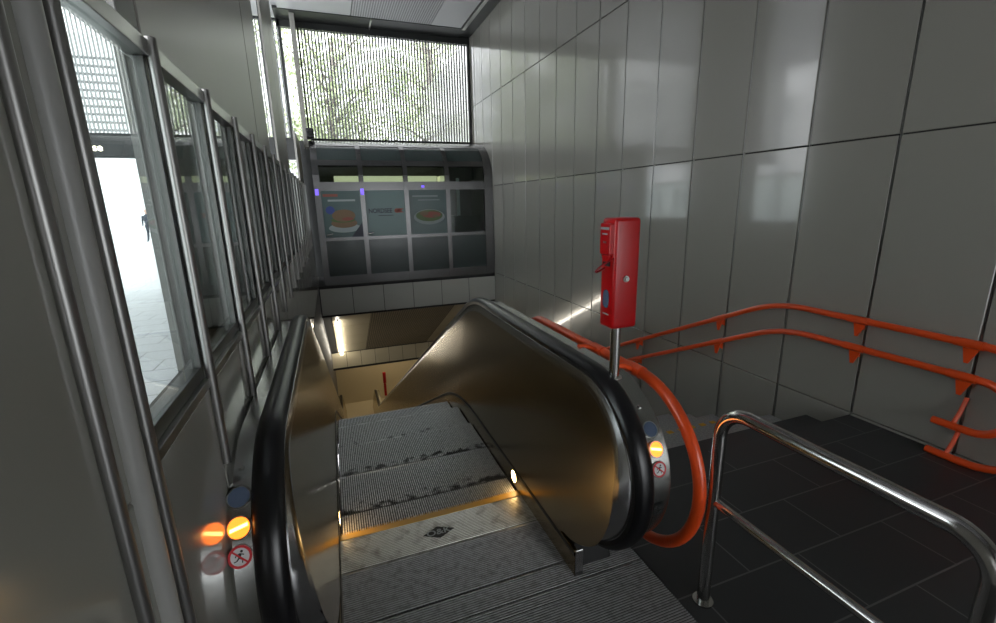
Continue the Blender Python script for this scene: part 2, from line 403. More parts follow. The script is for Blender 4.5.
# unseen rear wall behind the viewer; opening shaped to let in fill daylight
rw = MB(); rw.box(XL, XR + .1, -4.2, -4.0, 2.6, 5.76); rw.box(XL, .8, -4.2, -4.0, 0, 2.6)
struct(rw, 'wall_rear', 'enamel_left')
struct(box(-60, 60, -40, -4.0, -.2, -.01), 'ground_plaza', 'pave')
struct(box(-40, UX - .0, -4, 12.1, -.2, -.002), 'floor_passage', 'pave')
struct(box(-60, 60, 12.1, 90, -.2, -.01), 'ground_street', 'pave')
struct(box(UX, XR, 11.95, 12.1, -.05, 3.2), 'wall_back', 'dark')
# facade band above the passage exit, with lettering
struct(box(-7.2, UX, 11.95, 12.15, 2.78, 3.22), 'trim_5', 'dark')
sg = empty('exit_sign', (-4.2, 11.9, 2.8), 'dark sign box with glowing pale street-name letters above the exit', 'sign')
box(-5.2, -3.1, 11.87, 11.945, 2.80, 3.14).build('sign_board', 'dark', sg)
text_mb('gasse', .20, lambda a, b: (-4.40 + a * 1.0, 11.865, 2.96 + b)).build('sign_lettering', 'signglow', sg, fix=False)

# ---------------------------------------------------------------- glazed screen on the left wall
posts = [.985] + ysl[4:-1]
for i in range(len(posts) - 1):
    y0, y1 = posts[i], posts[i + 1]
    fr = MB()
    fr.box(XL - .045, XL + .004, y0, y1, 1.20, 1.225)            # sill steps
    fr.box(XL - .05, XL - .010, y0, y1, 1.225, 1.262, 1)
    fr.box(XL - .030, XL - .008, y0, y0 + .018, 1.262, 2.07, 1); fr.box(XL - .030, XL - .008, y1 - .018, y1, 1.262, 2.07, 1)
    fr.box(XL - .045, XL + .004, y0, y1, 2.065, 2.105)
    o = struct(fr, 'window_%d' % (i + 1), ['steel', 'jamb'], bevel=.002)
    box(XL - .024, XL - .016, y0 + .018, y1 - .018, 1.262, 2.065).build('pane', 'glass', o)
    if i: MB().tube([(XL + .008, y0, .95), (XL + .008, y0, 2.11)], .014, 12).build('post', 'post', o, smooth=True)
for k, (yy, r, zz) in enumerate(((.808, .012, 2.9), (.965, .013, 2.9))):
    struct(MB().tube([(XL + .008, yy, .0), (XL + .008, yy, zz)], r, 12), 'trim_%d' % (6 + k), 'post', smooth=True)
struct(MB().tube([(XL + .004, .895, .0), (XL + .004, .895, 2.9)], .021, 20), 'trim_8', 'grey_paint', smooth=True)
nf = MB(); nf.box(XL - .12, XL - .0, .812, .99, 1.203, 5.7)
struct(nf, 'wall_left_pier', 'enamel_left', bevel=.002)

# ---------------------------------------------------------------- slatted facade
def slats(name, x0, x1, z0, z1, y, pitch, wd, label, cross=None):
    r = empty(name, ((x0 + x1) / 2, y, z0), label, 'slatted screen')
    mb = MB(); x = x0 + .03
    while x < x1:
        mb.box(x, x + wd, y, y + .028, z0, z1); x += pitch
    mb.build('slat', 'slat', r)
    f = MB(); f.box(x0, x1, y - .03, y + .08, z0 - .03, z0 + .02); f.box(x0, x1, y - .02, y + .08, z1 - .03, z1 + .02)
    f.box(x0 - .04, x0, y - .03, y + .08, z0, z1); f.box(x1 - .045, x1, y - .04, y + .08, z0, z1)
    f.build('frame', 'dark', r)
    if cross:
        c = MB()
        z = z0 + .06
        while z < z1 - .9:
            c.box(cross[0], cross[1], y + .02, y + .06, z, z + .045); z += .15
        c.build('cross_bar', 'slat', r)
    return r
slats('slatted_screen', -.22, XR - .01, 3.24, 5.60, 12.0, .07, .036, 'tall screen of thin vertical slats above the snack kiosk, trees beyond')
slats('slatted_screen', -7.15, UX - .05, 3.24, 5.70, 12.0, .07, .030, 'slatted facade screen above the street exit, seen through the left glazing', cross=(-4.6, -3.75))

# ================================================================ ESCALATOR
XC = .397
RN = .43; CY, CZ = 1.68, .545      # newel circle; top surface z = .975
def arc(c, r, a0, a1, n): return [(c[0] + r * math.cos(math.radians(a0 + (a1 - a0) * i / n)), c[1] + r * math.sin(math.radians(a0 + (a1 - a0) * i / n))) for i in range(n + 1)]
TOP = CZ + RN
def ref_path():
    pts = [(2.05, CZ - RN), (1.85, CZ - RN)]
    pts += arc((CY, CZ), RN, 270, 90, 36)
    ky, kz = 3.40, TOP
    f = fillet([(CY, kz, 0), (ky, kz, 0), (ky + DZ / SL, kz - DZ, 0), (17.5, kz - DZ, 0)], [1.1, 1.6], 14)
    # straight run subdivided
    q = [(a.x, a.y) for a in f][1:]
    out = []
    for i in range(len(q) - 1):
        out.append(q[i]); d = math.dist(q[i], q[i + 1])
        if d > 1.5:
            n = int(d / 1.0)
            out += [(q[i][0] + (q[i + 1][0] - q[i][0]) * t / n, q[i][1] + (q[i + 1][1] - q[i][1]) * t / n) for t in range(1, n)]
    pts += [(CY + .8, TOP)] + out
    pts += arc((17.5, CZ - DZ), RN, 90, -90, 24)
    pts += [(17.2, CZ - RN - DZ)]
    return pts
REF = ref_path()
def offs(d):
    out = []; N = len(REF)
    for i in range(N):
        a = REF[max(i - 1, 0)]; b = REF[min(i + 1, N - 1)]
        t = Vector((b[0] - a[0], b[1] - a[1])).normalized(); nrm = Vector((-t.y, t.x))  # left of travel
        p = Vector(REF[i]) - nrm * d
        out.append((p.x, p.y))
    return out
# orientation check: at the top run (travel +y) left normal is +z, so d>0 lowers; on the front circle travel goes up => left is -y, outward
def G(y, k0=3.1, k1=4.1):
    if y < k0: return 0
    if y < k1: return SL * (y - k0) ** 2 / (2 * (k1 - k0))
    yb = (k0 + k1) / 2 + DZ / SL
    g = SL * (y - (k0 + k1) / 2)
    if y > yb - .6:
        if y > yb + .6: return DZ
        u = y - (yb - .6); return SL * (yb - .6 - (k0 + k1) / 2) + SL * u - SL * u * u / 2.4
    return g
def gl(y): return G(y)

esc = empty('escalator', (XC, 2.2, 0), 'steel escalator going down between black handrails, lamps glowing orange on both ends', 'escalator')
def xi(z_, y_):   # the balustrade leans outwards: inner face x over height above the step line
    return .907 + .13 * max(0, min(.86, z_ + gl(y_) - .13))
def sweep_x(mb, xd_list, mi=0):
    """ruled strip along REF through the cross-section points (x, d)"""
    cols = [[(x, p[0], p[1]) for p in offs(d)] for x, d in xd_list]
    rows = [[c[i] for c in cols] for i in range(len(REF))]
    mb.grid(rows, mi)
ylow = [1.50 + .12 * i for i in range(140)]
for side in (1, -1):
    X = (lambda v: v) if side == 1 else (lambda v: 2 * XC - v)
    nm = 'right' if side == 1 else 'left'
    # inner panel, leaning outwards
    def skz(y): return .135 - gl(y)
    def dvar(i):
        y_, z_ = REF[i]
        return .088 if not (i < 22 and z_ < CZ) else .088 - .056 * min(1, (CZ - z_) / .3)
    o7 = {round(dd, 4): offs(dd) for dd in {dvar(i) for i in range(len(REF))}}
    d07 = [o7[round(dvar(i), 4)][i] for i in range(len(REF))]
    out = [p for i, p in enumerate(d07) if i >= 2 and not (p[0] > 17.0 and p[1] < -6.3)]
    pb = MB(); top_ = out; rows = []
    for p in top_:
        zb = min(p[1], .128 - gl(p[0])) ; row = []
        for q in range(7):
            zz_ = zb + (p[1] - zb) * q / 6; row.append((X(xi(zz_, p[0])), p[0], zz_))
        rows.append(row)
    low = [(y_, skz(y_)) for y_ in [17.4 - .15 * k for k in range(105)] if y_ > 1.78]
    # left/front arc first: column strips only where y grows, so start at the most forward point
    k0 = min(range(60), key=lambda i: top_[i][0] if i < len(top_) else 9)
    lowarc = top_[:k0 + 1][::-1]           # from the nose back along the underside
    def low_at(y_):
        for i in range(len(lowarc) - 1):
            if lowarc[i][0] <= y_ <= lowarc[i + 1][0]:
                t_ = (y_ - lowarc[i][0]) / max(1e-6, lowarc[i + 1][0] - lowarc[i][0]); return lowarc[i][1] + t_ * (lowarc[i + 1][1] - lowarc[i][1])
        return .128 - gl(y_)
    rows = []
    for p in top_[k0:]:
        zb = low_at(p[0]) if p[0] < 1.68 else .128 - gl(p[0])
        zb = min(zb, p[1])
        rows.append([(X(xi(zb + (p[1] - zb) * q / 8, p[0])), p[0], zb + (p[1] - zb) * q / 8) for q in range(9)])
    pb.grid(rows); bal = pb.build('balustrade_panel', 'steel_panel', esc, smooth=True)
    # polished band between panel and handrail
    b = MB(); rows = []
    o1 = offs(.062); o2 = offs(.05); o3 = offs(.036); o4 = offs(.015)
    for i in range(len(REF)):
        xa = xi(d07[i][1], d07[i][0]); xb = 1.014
        rows.append([(X(xa + (xb - xa) * t_), q_[0], q_[1]) for t_, q_ in ((0, d07[i]), (.12, o1[i]), (.45, o2[i]), (.85, o3[i]), (1, o3[i]), (1, o4[i]))])
    b.grid(rows[2:-2]); b.build('newel_band', 'steel_band', esc, smooth=True)
    # handrail
    h = MB(); sec = [(-.0, .034), (-.004, .012), (.006, -.004), (.022, -.012), (.045, -.014), (.068, -.012), (.084, -.004), (.094, .012), (.09, .034), (.07, .036), (.02, .036), (0, .034)]
    sweep_x(h, [(X(1.014 + s[0] * .92), s[1]) for s in sec]); h.build('handrail', 'rubber', esc, smooth=True)
    # outer deck
    ox = 1.2 if side == 1 else 2 * XC - XL - .002
    k = MB(); sweep_x(k, [(X(1.014), .04), (X(1.098), .03), (X(1.104), .022), (X(ox - .012), .022), (X(ox), .034), (X(ox), .06)])
    dk = k.build('outer_deck', 'deck', esc, smooth=True)
    # outer cladding
    o_ = [p for i, p in enumerate(offs(.03)) if i >= 2 and not (p[0] > 17.0 and p[1] < -6.4)]
    lw = [(y_, -.16 - gl(y_)) for y_ in [17.4 - .15 * k for k in range(105)] if y_ > 1.8]
    if side == 1:
        MB().prism(o_ + lw, 'x', 1.165, 1.198).build('cladding', 'deck', esc)
    # dark core and boot below the newel
    c = MB(); c.prism([p for i, p in enumerate(offs(.10)) if i >= 2 and not (p[0] > 17.0 and p[1] < -6.3)] + [(y_, skz(y_) - .1) for y_, _ in low], 'x', X(1.016), X(1.09))
    c.build('newel_core', 'blackp', esc)
    c = MB(); c.box(*sorted((X(.945), X(ox - .01))), 1.60, 2.3, 0.001, .17)
    c.prism([(1.56, .002), (1.62, .12), (1.9, .16), (1.9, .002)], 'x', X(.950), X(1.13))
    c.build('handrail_inlet', 'blackp', esc, bevel=.01)
    # skirt
    s = MB()
    ys_ = [1.53] + [1.6 + .15 * i for i in range(103)] + [17.0]
    rows = []
    for y_ in ys_:
        g = gl(y_); rows.append([(X(.907), y_, -.12 - g), (X(.907), y_, .125 - g), (X(.909), y_, .129 - g), (X(.925), y_, .130 - g), (X(.94), y_, .10 - g), (X(.94), y_, -.12 - g)])
    s.grid(rows); s.face(rows[0]); s.build('skirt', 'steel_panel', esc, smooth=True)
    MB().box(*sorted((X(.908), X(.948))), 1.522, 1.53, .002, .14).build('skirt_end', 'steel_band', esc, bevel=.003)
    # dark brush strip along the top of the skirt
    s = MB(); rows = []
    for y_ in ys_:
        g = gl(y_); rows.append([(X(.907), y_, .10 - g), (X(.903), y_, .110 - g), (X(.903), y_, .124 - g), (X(.907), y_, .128 - g)])
    s.grid(rows); s.build('guard_strip', 'dark', esc, smooth=True)
    lam = MB(); cz = .065; ring_ = [(X(.9065), 2.27 + .034 * math.cos(a), cz + .034 * math.sin(a)) for a in [2 * PI * q / 20 for q in range(20)]]
    lam.tube([(X(.909), 2.27, cz), (X(.9045), 2.27, cz)], .036, 22)
    lo = lam.build('skirt_light', 'skirtlamp', esc)
    MB().ring((X(.907), 2.27, cz), (-side, 0, 0), .036, .042, .004).build('bezel', 'steel', lo, smooth=True)

    # fittings on the rounded end of the outer deck
    xm = X(1.137) if side == 1 else -.343
    def on_ring(ang, d=.02): # angle above the horizontal, front of the newel
        a = math.radians(180 - ang); r = RN - d
        n_ = Vector((0, math.cos(a), math.sin(a))); return Vector((xm, CY + r * n_.y, CZ + r * n_.z)), n_
    rr = .030
    A = dict(screw=(51, 61), blue=(37, 47), lamp=(26, 35), sign=(15, 24))
    ii = 0 if side == 1 else 1
    p, n_ = on_ring(A['screw'][ii]); MB().disc(p, n_, .010, .006).build('screw', 'tube', esc, smooth=True)
    p, n_ = on_ring(A['blue'][ii]); lo = MB().disc(p, n_, rr, .004).build('blue_signal_lens', 'blue', esc)
    MB().ring(p, n_, rr, rr + .004, .005).build('bezel', 'steel', lo, smooth=True)
    p, n_ = on_ring(A['lamp'][ii]); lo = MB().disc(p, n_, rr, .005).build('signal_lamp', 'lamp', esc); lo['label'] = 'glowing orange round signal lamp'
    MB().ring(p, n_, rr, rr + .004, .006).build('bezel', 'steel', lo, smooth=True)
    t_ = n_.cross(Vector((1, 0, 0))).normalized()
    q = MB(); c0 = p + n_ * .0056; e1 = Vector((.024, 0, 0)) + t_ * (-.006 * side) ; e2 = t_ * .005
    q.face([c0 - e1 - e2, c0 + e1 - e2, c0 + e1 + e2, c0 - e1 + e2]); q.build('lamp_bar', 'lamp_hot', lo)
    p, n_ = on_ring(A['sign'][ii])
    sgn = MB(); sgn.disc(p, n_, rr + .002, .003, mi=0); sgn.ring(p + n_ * .003, n_, rr - .005, rr + .002, .001, mi=1)
    u = Vector((1, 0, 0)); v = n_.cross(u); v = v if v.z > 0 else -v; c0 = p + n_ * .0045
    def quad(a, b, wd, mi, lift=0):
        a = Vector(a); b = Vector(b); dd = (b - a).normalized(); nn = Vector((-dd.y, dd.x)) * wd / 2
        sgn.face([c0 + n_ * lift + u * w_.x + v * w_.y for w_ in (a - nn, b - nn, b + nn, a + nn)], mi)
    # running figure
    for a, b, wd in (((.002, .010), (-.002, -.002), .007), ((-.002, -.002), (.007, -.008), .004), ((.007, -.008), (.006, -.017), .003), ((-.002, -.002), (-.008, -.010), .004),
                     ((-.008, -.010), (-.016, -.012), .003), ((.001, .009), (.011, .005), .003), ((.001, .009), (-.009, .006), .003), ((-.009, .006), (-.012, .0), .003)):
        quad(a, b, wd, 2)
    sgn.disc(c0 + u * .005 + v * .015, n_, .0038, .0004, 12, mi=2)
    quad((-.021, .019), (.021, -.019), .005, 1, .0006)
    sgn.build('no_running_sign', ['signw', 'signr', 'ink'], esc, fix=False)
    if side == 1:
        p, n_ = on_ring(-10); lb = MB(); u = Vector((1, 0, 0)); v = n_.cross(u); v = v if v.z > 0 else -v
        for (a0, a1, b0, b1, mi, l) in ((-.03, .03, -.03, .03, 0, .001), (-.024, .024, .0, .024, 1, .0016), (-.02, -.005, .004, .02, 0, .002), (.004, .02, .006, .010, 0, .002), (-.02, .02, -.01, -.006, 1, .0016), (-.02, .012, -.02, -.016, 1, .0016)):
            lb.face([p + n_ * l + u * a + v * b for a, b in ((a0, b0), (a1, b0), (a1, b1), (a0, b1))], mi)
        lb.build('notice_sticker', ['deck', 'blackp'], esc, fix=False)

# ribbed landing plate
XP0, XP1 = XL + .002, 1.258
def ribs(x0, x1, y0, y1, pitch, h, z, wd=.45):
    mb = MB(); n = int((y1 - y0) / pitch); pr_ = []
    for i in range(n):
        a = y0 + i * pitch
        pr_ += [(a, z - h), (a + pitch * (1 - wd) * .8, z - h), (a + pitch * (1 - wd), z), (a + pitch * .95, z)]
    pr_ += [(y1, z - h)]
    mb.grid([[(x0, p[0], p[1]) for p in pr_], [(x1, p[0], p[1]) for p in pr_]])
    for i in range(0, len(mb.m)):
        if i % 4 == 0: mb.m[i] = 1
    for xx in (x0, x1): mb.face([(xx, y0, z - h - .02)] + [(xx, p[0], p[1]) for p in pr_] + [(xx, y1, z - h - .02)])
    mb.face([(x0, y0, z - h - .02), (x1, y0, z - h - .02), (x1, y0, z - h), (x0, y0, z - h)])
    return mb
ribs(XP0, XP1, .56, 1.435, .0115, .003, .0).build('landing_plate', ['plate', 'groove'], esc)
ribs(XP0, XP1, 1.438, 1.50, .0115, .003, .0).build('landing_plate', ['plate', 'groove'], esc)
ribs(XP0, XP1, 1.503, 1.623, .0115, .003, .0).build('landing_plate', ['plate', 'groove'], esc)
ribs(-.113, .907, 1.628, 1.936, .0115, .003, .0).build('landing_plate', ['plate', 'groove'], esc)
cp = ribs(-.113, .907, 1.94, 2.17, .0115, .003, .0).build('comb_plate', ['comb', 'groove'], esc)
cp2 = MB(); cp2.box(-.113, .907, 2.168, 2.208, -.02, .003)
x = -.108
while x < .90:
    cp2.box(x, x + .004, 2.20, 2.225, -.015, .001); x += .0095
cp2.build('comb_teeth', 'gold', cp)
lg = MB(); lx, ly = .38, 2.045
lg.face([(lx - .085, ly, .0015), (lx, ly - .045, .0015), (lx + .085, ly, .0015), (lx, ly + .045, .0015)])
lgo = lg.build('maker_badge', 'ink', esc)
text_mb('O&K', .062, lambda a, b: (lx + a * 1.0, ly + b * .9, .003)).build('badge_lettering', 'pwhite', lgo, fix=False)
MB().box(XP0, XP1, .56, 2.2, -.2, -.024).build('pit_cover', 'blackp', esc)

# steps: ribbed treads
def step_mesh():
    mb = MB(); pr_ = []; x0 = -.106; pitch = .0125; n = int((1.006) / pitch)
    for i in range(n):
        a = x0 + i * pitch; pr_ += [(a, -.010), (a + pitch * .48, -.010), (a + pitch * .5, 0), (a + pitch * .98, 0)]
    pr_ += [(x0 + n * pitch, -.010)]
    mb.grid([[(p[0], 0, p[1]) for p in pr_], [(p[0], .389, p[1]) for p in pr_]])
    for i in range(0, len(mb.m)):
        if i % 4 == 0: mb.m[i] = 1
        # curved ribbed riser hanging at the downhill edge
    cols = []
    for k in range(7):
        a = k / 6; yy = .389 - .03 * math.sin(a * 1.3) * a; zz = -.01 - .21 * a
        cols.append([(p[0], yy - (0 if p[1] == 0 else .006), zz) for p in pr_])
    mb.grid(cols, 1)
    mb.box(-.106, .90, .35, .37, -.2, -.03, 1)
    return mb
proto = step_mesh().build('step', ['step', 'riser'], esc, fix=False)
me = proto.data
steps = [(2.225 - .235 + .0, 0)]
first = True
for k in range(38):
    y0 = 1.98 + .4 * k
    zz = -gl(y0 + .2 + .19) * 1.0
    zz = -gl(y0 + .3)
    o = proto if k == 0 else proto.copy()
    if k: C.objects.link(o)
    o.parent = esc; off = Vector(esc['_o'])
    o.location = (0, y0, zz - .004)
    
# ================================================================ RED EMERGENCY COLUMN
def column(base, label, group, sc=1.0, detail=True):
    bx, by, bz = base
    r = empty('emergency_column', base, label, 'emergency column', group)
    MB().tube([(bx, by, bz), (bx, by, bz + .26)], .0215, 20).build('pole', 'tube', r, smooth=True)
    MB().tube([(bx, by, bz), (bx, by, bz + .006)], .034, 24).build('flange', 'steel', r, smooth=True)
    x0, x1, y0, y1, z0, z1 = bx - .054, bx + .066, by - .049, by + .049, bz + .232, bz + .681
    hb = MB().box(x0, x1, y0, y1, z0, z1).build('housing', 'red', r)
    b = hb.modifiers.new('bevel', 'BEVEL'); b.width = .014; b.segments = 4
    hb.data.shade_smooth()
    if not detail:
        MB().box(bx - .05, bx + .05, by - .08, by - .055, bz - .3, bz + .24).build('lower_plate', 'red', r, bevel=.01)
        return r
    # call unit on the left face
    u = MB(); u.box(x0 - .016, x0 + .01, y0 + .012, y1 - .012, z1 - .145, z1 - .02)
    u.prism([(y0 + .016, z1 - .145), (y1 - .016, z1 - .145), (y1 - .03, z1 - .175), (y0 + .03, z1 - .175)], 'x', x0 - .012, x0 + .005)
    cu = u.build('call_unit', 'red', r, bevel=.006)
    for k, (dz, hh, ww) in enumerate(((.040, .010, .028), (.062, .006, .018), (.094, .008, .01))):
        MB().box(x0 - .0175, x0 - .0155, by - ww / 1, by + ww / 1, z1 - dz - hh / 2, z1 - dz + hh / 2).build('plate_marking', 'pwhite' if k < 2 else 'steel', cu)
    MB().box(x0 - .008, x0 + .002, by - .02, by + .02, z1 - .19, z1 - .15).build('grip_recess', 'ink', r)
    loop = [(x0 - .012 - .045 * math.sin(a), by - .01 - .03 * math.cos(a) , z1 - .185 + .026 * math.cos(a + .5) - .006 * math.sin(a)) for a in [PI * 2 * q / 28 for q in range(29)]]
    MB().tube(loop, .0038, 8, caps=False).build('pull_ring', 'redd', r, smooth=True)
    wd = [(by + .020 * math.cos(a) if abs(math.cos(a)) < 2 else 0, bz + .355 + .020 * math.sin(a) + (.018 if math.sin(a) > 0 else -.018)) for a in [2 * PI * q / 24 for q in range(24)]]
    wo = MB().prism(wd, 'x', x0 - .003, x0 + .002).build('window_lens', 'blue', r)
    MB().box(x0 - .0015, x0, by - .022, by + .02, bz + .288, bz + .294).build('plate_marking', 'pwhite', r)
    # lock on the front face
    lk = MB().tube([(bx + .002, y0 + .002, bz + .44), (bx + .002, y0 - .006, bz + .44)], .013, 22).build('lock_cylinder', 'steel', r, smooth=True)
    MB().tube([(bx + .002, y0 - .005, bz + .44), (bx + .002, y0 - .012, bz + .44)], .0075, 16).build('key_slot', 'tube', lk, smooth=True)
    return r
column((1.092, 1.549, .952), 'red emergency call column on a steel pole at the upper escalator end', 'emergency columns')
column((1.44, 17.6, -6.5 + .975), 'small distant red emergency column at the lower escalator end', 'emergency columns', detail=False)

# ================================================================ ORANGE RAILS
cr = empty('curved_handrail', (1.3, 1.7, 0), 'orange tubular handrail curving down round the right newel of the escalator', 'handrail')
pts = [(1.29, 5.2, -.17), (1.29, 4.0, .37), (1.29, 2.72, .918), (1.29, 1.60, .918)]
pp = [tuple(v) for v in fillet(pts, [0, .35], 8)][:-1]
pp += [(1.29, 1.62 + .405 * math.cos(math.radians(a)), .513 + .405 * math.sin(math.radians(a))) for a in range(90, 256, 6)]
pp += [(1.285, 1.57, .119), (1.235, 1.63, .119)]
MB().tube(pp, .026, 18).build('rail', 'orange', cr, smooth=True)
for yy in (1.66, 1.98):
    s = MB(); s.tube([(1.29, yy - .05, .918), (1.29, yy + .05, .918)], .031, 18); s.build('sleeve', 'orange', cr, smooth=True)
    b = MB(); b.tube([(1.29, yy, .912), (1.225, yy, .948), (1.165, yy, .953)], .014, 12); b.build('bracket', 'orange', cr, smooth=True)

wr = empty('wall_handrail', (3.65, 2.4, 0), 'orange double handrail on the right wall, bent down the stairs and looped back', 'handrail')
def rail(z0, ybend, slope, rad, yc=1.40, zc=.405, yend=1.60):
    far = 9.5
    p = [(3.65, far, z0 - slope * (far - ybend)), (3.65, ybend, z0), (3.65, yc, z0)]
    a = [tuple(v) for v in fillet(p, [1.2], 8)][:-1]
    a += [(3.65, yc - rad * math.sin(t), zc + rad * math.cos(t)) for t in [PI * q / 16 for q in range(17)]]
    a += [(3.65, yend, zc - rad)]
    return a
MB().tube(rail(.79, 2.80, .47, .385, yend=1.585), .0245, 16).build('rail', 'orange', wr, smooth=True)
MB().tube(rail(.575, 2.72, .47, .170, yend=1.585), .0245, 16).build('rail', 'orange', wr, smooth=True)
def gusset(y_, z_, slope=0, drop=.09):
    g = MB()
    g.prism([(3.732, z_ - .005), (3.66, z_ - .012), (3.64, z_ - .028), (3.732, z_ - drop)], 'y', y_ - .006, y_ + .006)
    # thin tapering web along the rail
    g.prism([(y_ - .06, z_ - .012 + slope * .06), (y_ + .03, z_ - .012 - slope * .03), (y_ + .008, z_ - .125), (y_ - .012, z_ - .125)], 'x', 3.645, 3.657)
    g.build('bracket', 'orange', wr)
    sl = MB(); sl.tube([(3.65, y_ - .07, z_ + slope * .07), (3.65, y_ + .07, z_ - slope * .07)], .0285, 16); sl.build('sleeve', 'orange', wr, smooth=True)
for y_ in (1.49, 2.13): gusset(y_, .79); gusset(y_, .575)
for y_ in (3.41, 4.69, 5.97): gusset(y_, .79 - .47 * (y_ - 2.80), .47); gusset(y_, .575 - .47 * (y_ - 2.72), .47)
for z_ in (.235, .02):
    g = MB(); g.tube([(3.65, 1.485, z_), (3.69, 1.475, z_ + .09), (3.72, 1.47, z_ + .19)], .013, 10); g.build('strut', 'orange', wr, smooth=True)

# ================================================================ STEEL BARRIER
br = empty('steel_barrier', (1.357, .8, 0), 'polished steel tube barrier standing on dark tiles at lower right', 'barrier')
p = [(1.357, 1.208, .0), (1.357, 1.208, .915), (1.357, .415, .915), (1.357, .415, 0)]
MB().tube([tuple(v) for v in fillet(p, [.12, .10], 12)], .0255, 22).build('top_frame', 'tube', br, smooth=True)
MB().tube([(1.357, 1.215, .50), (1.357, .425, .50)], .018, 16).build('middle_rail', 'tube', br, smooth=True)
for yy in (1.208, .415): MB().tube([(1.357, yy, 0.0), (1.357, yy, .008)], .042, 26).build('foot_flange', 'tube', br, smooth=True)

# ================================================================ KIOSK
KY = 10.45
kx = [-.16, .73, 1.68, 2.63, 3.60]
ks = empty('snack_kiosk', (1.7, 11.0, 0), 'steel-framed snack kiosk with food posters and curved glass top, under the slatted screen', 'kiosk')
def prof(s_):   # outline: z up to 2.25 straight, then angle in degrees
    if s_ <= 2.25: return (KY, s_)
    a = math.radians((s_ - 2.25) * 100); return (11.5 - 1.05 * math.cos(a), 2.25 + .89 * math.sin(a))
def pstrip(s0, s1, x0, x1, th, out=0.0, n=8):
    rows = []
    A = [prof(s0 + (s1 - s0) * i / n) for i in range(n + 1)]
    mb = MB(); front = [(a[0] - out, a[1]) for a in A]; back = [(a[0] + th, a[1] - (th if a[1] > 2.3 else 0) * .5) for a in A]
    mb.prism(front + back[::-1], 'x', x0, x1); return mb
fr = MB()
def add(mb2, mi=0):
    n = len(fr.v); fr.v.extend(mb2.v); fr.f.extend(tuple(n + i for i in f) for f in mb2.f); fr.m.extend([mi] * len(mb2.f))
hr = [(0.0, .20), (.97, 1.04), (2.02, 2.20), (2.25 + .19, 2.25 + .27), (2.25 + .55, 2.25 + .62), (2.25 + .86, 2.25 + .90)]
for a, b in hr: add(pstrip(a, b, kx[0], kx[-1], .06, .0))
for i, x in enumerate(kx): add(pstrip(.0, 3.15, x - .055 if 0 < i < 4 else x - .08, x + .045 if i < 4 else x + .12, .08, .012, 30))
fr.build('frame', 'frame', ks)
for i in range(4):
    x0, x1 = kx[i] + .045, kx[i + 1] - .055
    pstrip(.20, .97, x0, x1, .05, -.02).build('base_panel', 'teal', ks)
    pstrip(2.20, 2.44, x0, x1, .03, -.02).build('pane', 'kglass', ks)
    pstrip(2.52, 2.80, x0, x1, .05, -.02).build('roof_panel', 'teal', ks)
    pstrip(2.87, 3.11, x0, x1, .05, -.02).build('roof_panel', 'teal', ks)
    if i == 3: pstrip(1.04, 2.02, x0, x1, .03, -.02).build('pane', 'kglass', ks)
YP = KY - .003 + .02
def rect(mb, x0, x1, z0, z1, l, mi): mb.face([(x0, YP - l, z0), (x1, YP - l, z0), (x1, YP - l, z1), (x0, YP - l, z1)], mi)
def ell(mb, cx, cz, a, b, l, mi, n=24): mb.face([(cx + a * math.cos(2 * PI * k / n), YP - l, cz + b * math.sin(2 * PI * k / n)) for k in range(n)], mi)
# poster 1: fish burger
p1 = MB(); x0, x1 = kx[0] + .045, kx[1] - .055
rect(p1, x0, x1, 1.04, 2.02, 0, 0); cx_ = (x0 + x1) / 2 + .02
rect(p1, x0 + .03, x0 + .33, 1.90, 1.955, .002, 1); rect(p1, x0 + .12, x0 + .68, 1.80, 1.84, .002, 2)
ell(p1, x0 + .15, 1.62, .09, .085, .002, 3); ell(p1, cx_, 1.24, .33, .10, .002, 2)
ell(p1, cx_, 1.34, .27, .10, .004, 4); ell(p1, cx_ - .02, 1.41, .25, .055, .006, 5); ell(p1, cx_, 1.50, .24, .13, .008, 4); ell(p1, cx_ + .08, 1.43, .12, .035, .010, 1)
p1.face([(x1 - .25, YP - .003, 1.04), (x1, YP - .003, 1.04), (x1, YP - .003, 1.35)], 6)
p1.build('poster', ['poster', 'pred', 'pwhite', 'pblue', 'porange', 'pgreen', 'navy'], ks, fix=False)['label'] = 'poster with a bun on a plate'
p2 = MB(); x0, x1 = kx[1] + .045, kx[2] - .055; cx_ = (x0 + x1) / 2
rect(p2, x0, x1, 1.04, 2.02, 0, 0); p2.face([(cx_ + .24 + .055 * math.cos(a), YP - .002, 1.58 + .05 * math.sin(a)) for a in [2 * PI * k / 20 for k in range(20)]], 1)
p2.face([(cx_ + .26, YP - .002, 1.625), (cx_ + .39, YP - .002, 1.625), (cx_ + .34, YP - .002, 1.58), (cx_ + .39, YP - .002, 1.535), (cx_ + .26, YP - .002, 1.535)], 1)
rect(p2, cx_ - .17, cx_ + .16, 1.475, 1.487, .002, 2)
po = p2.build('poster', ['poster_light', 'pred', 'navy'], ks, fix=False); po['label'] = 'pale poster with the dark word mark'
text_mb('NORDSEE', .135, lambda a, b: (cx_ - .12 + a * .86, YP - .004, 1.58 + b)).build('poster_lettering', 'navy', po, fix=False)
p3 = MB(); x0, x1 = kx[2] + .045, kx[3] - .055; cx_ = (x0 + x1) / 2 + .02
rect(p3, x0, x1, 1.04, 2.02, 0, 0); rect(p3, x0 + .08, x0 + .66, 1.87, 1.90, .002, 2); rect(p3, x0 + .2, x0 + .7, 1.79, 1.81, .002, 2)
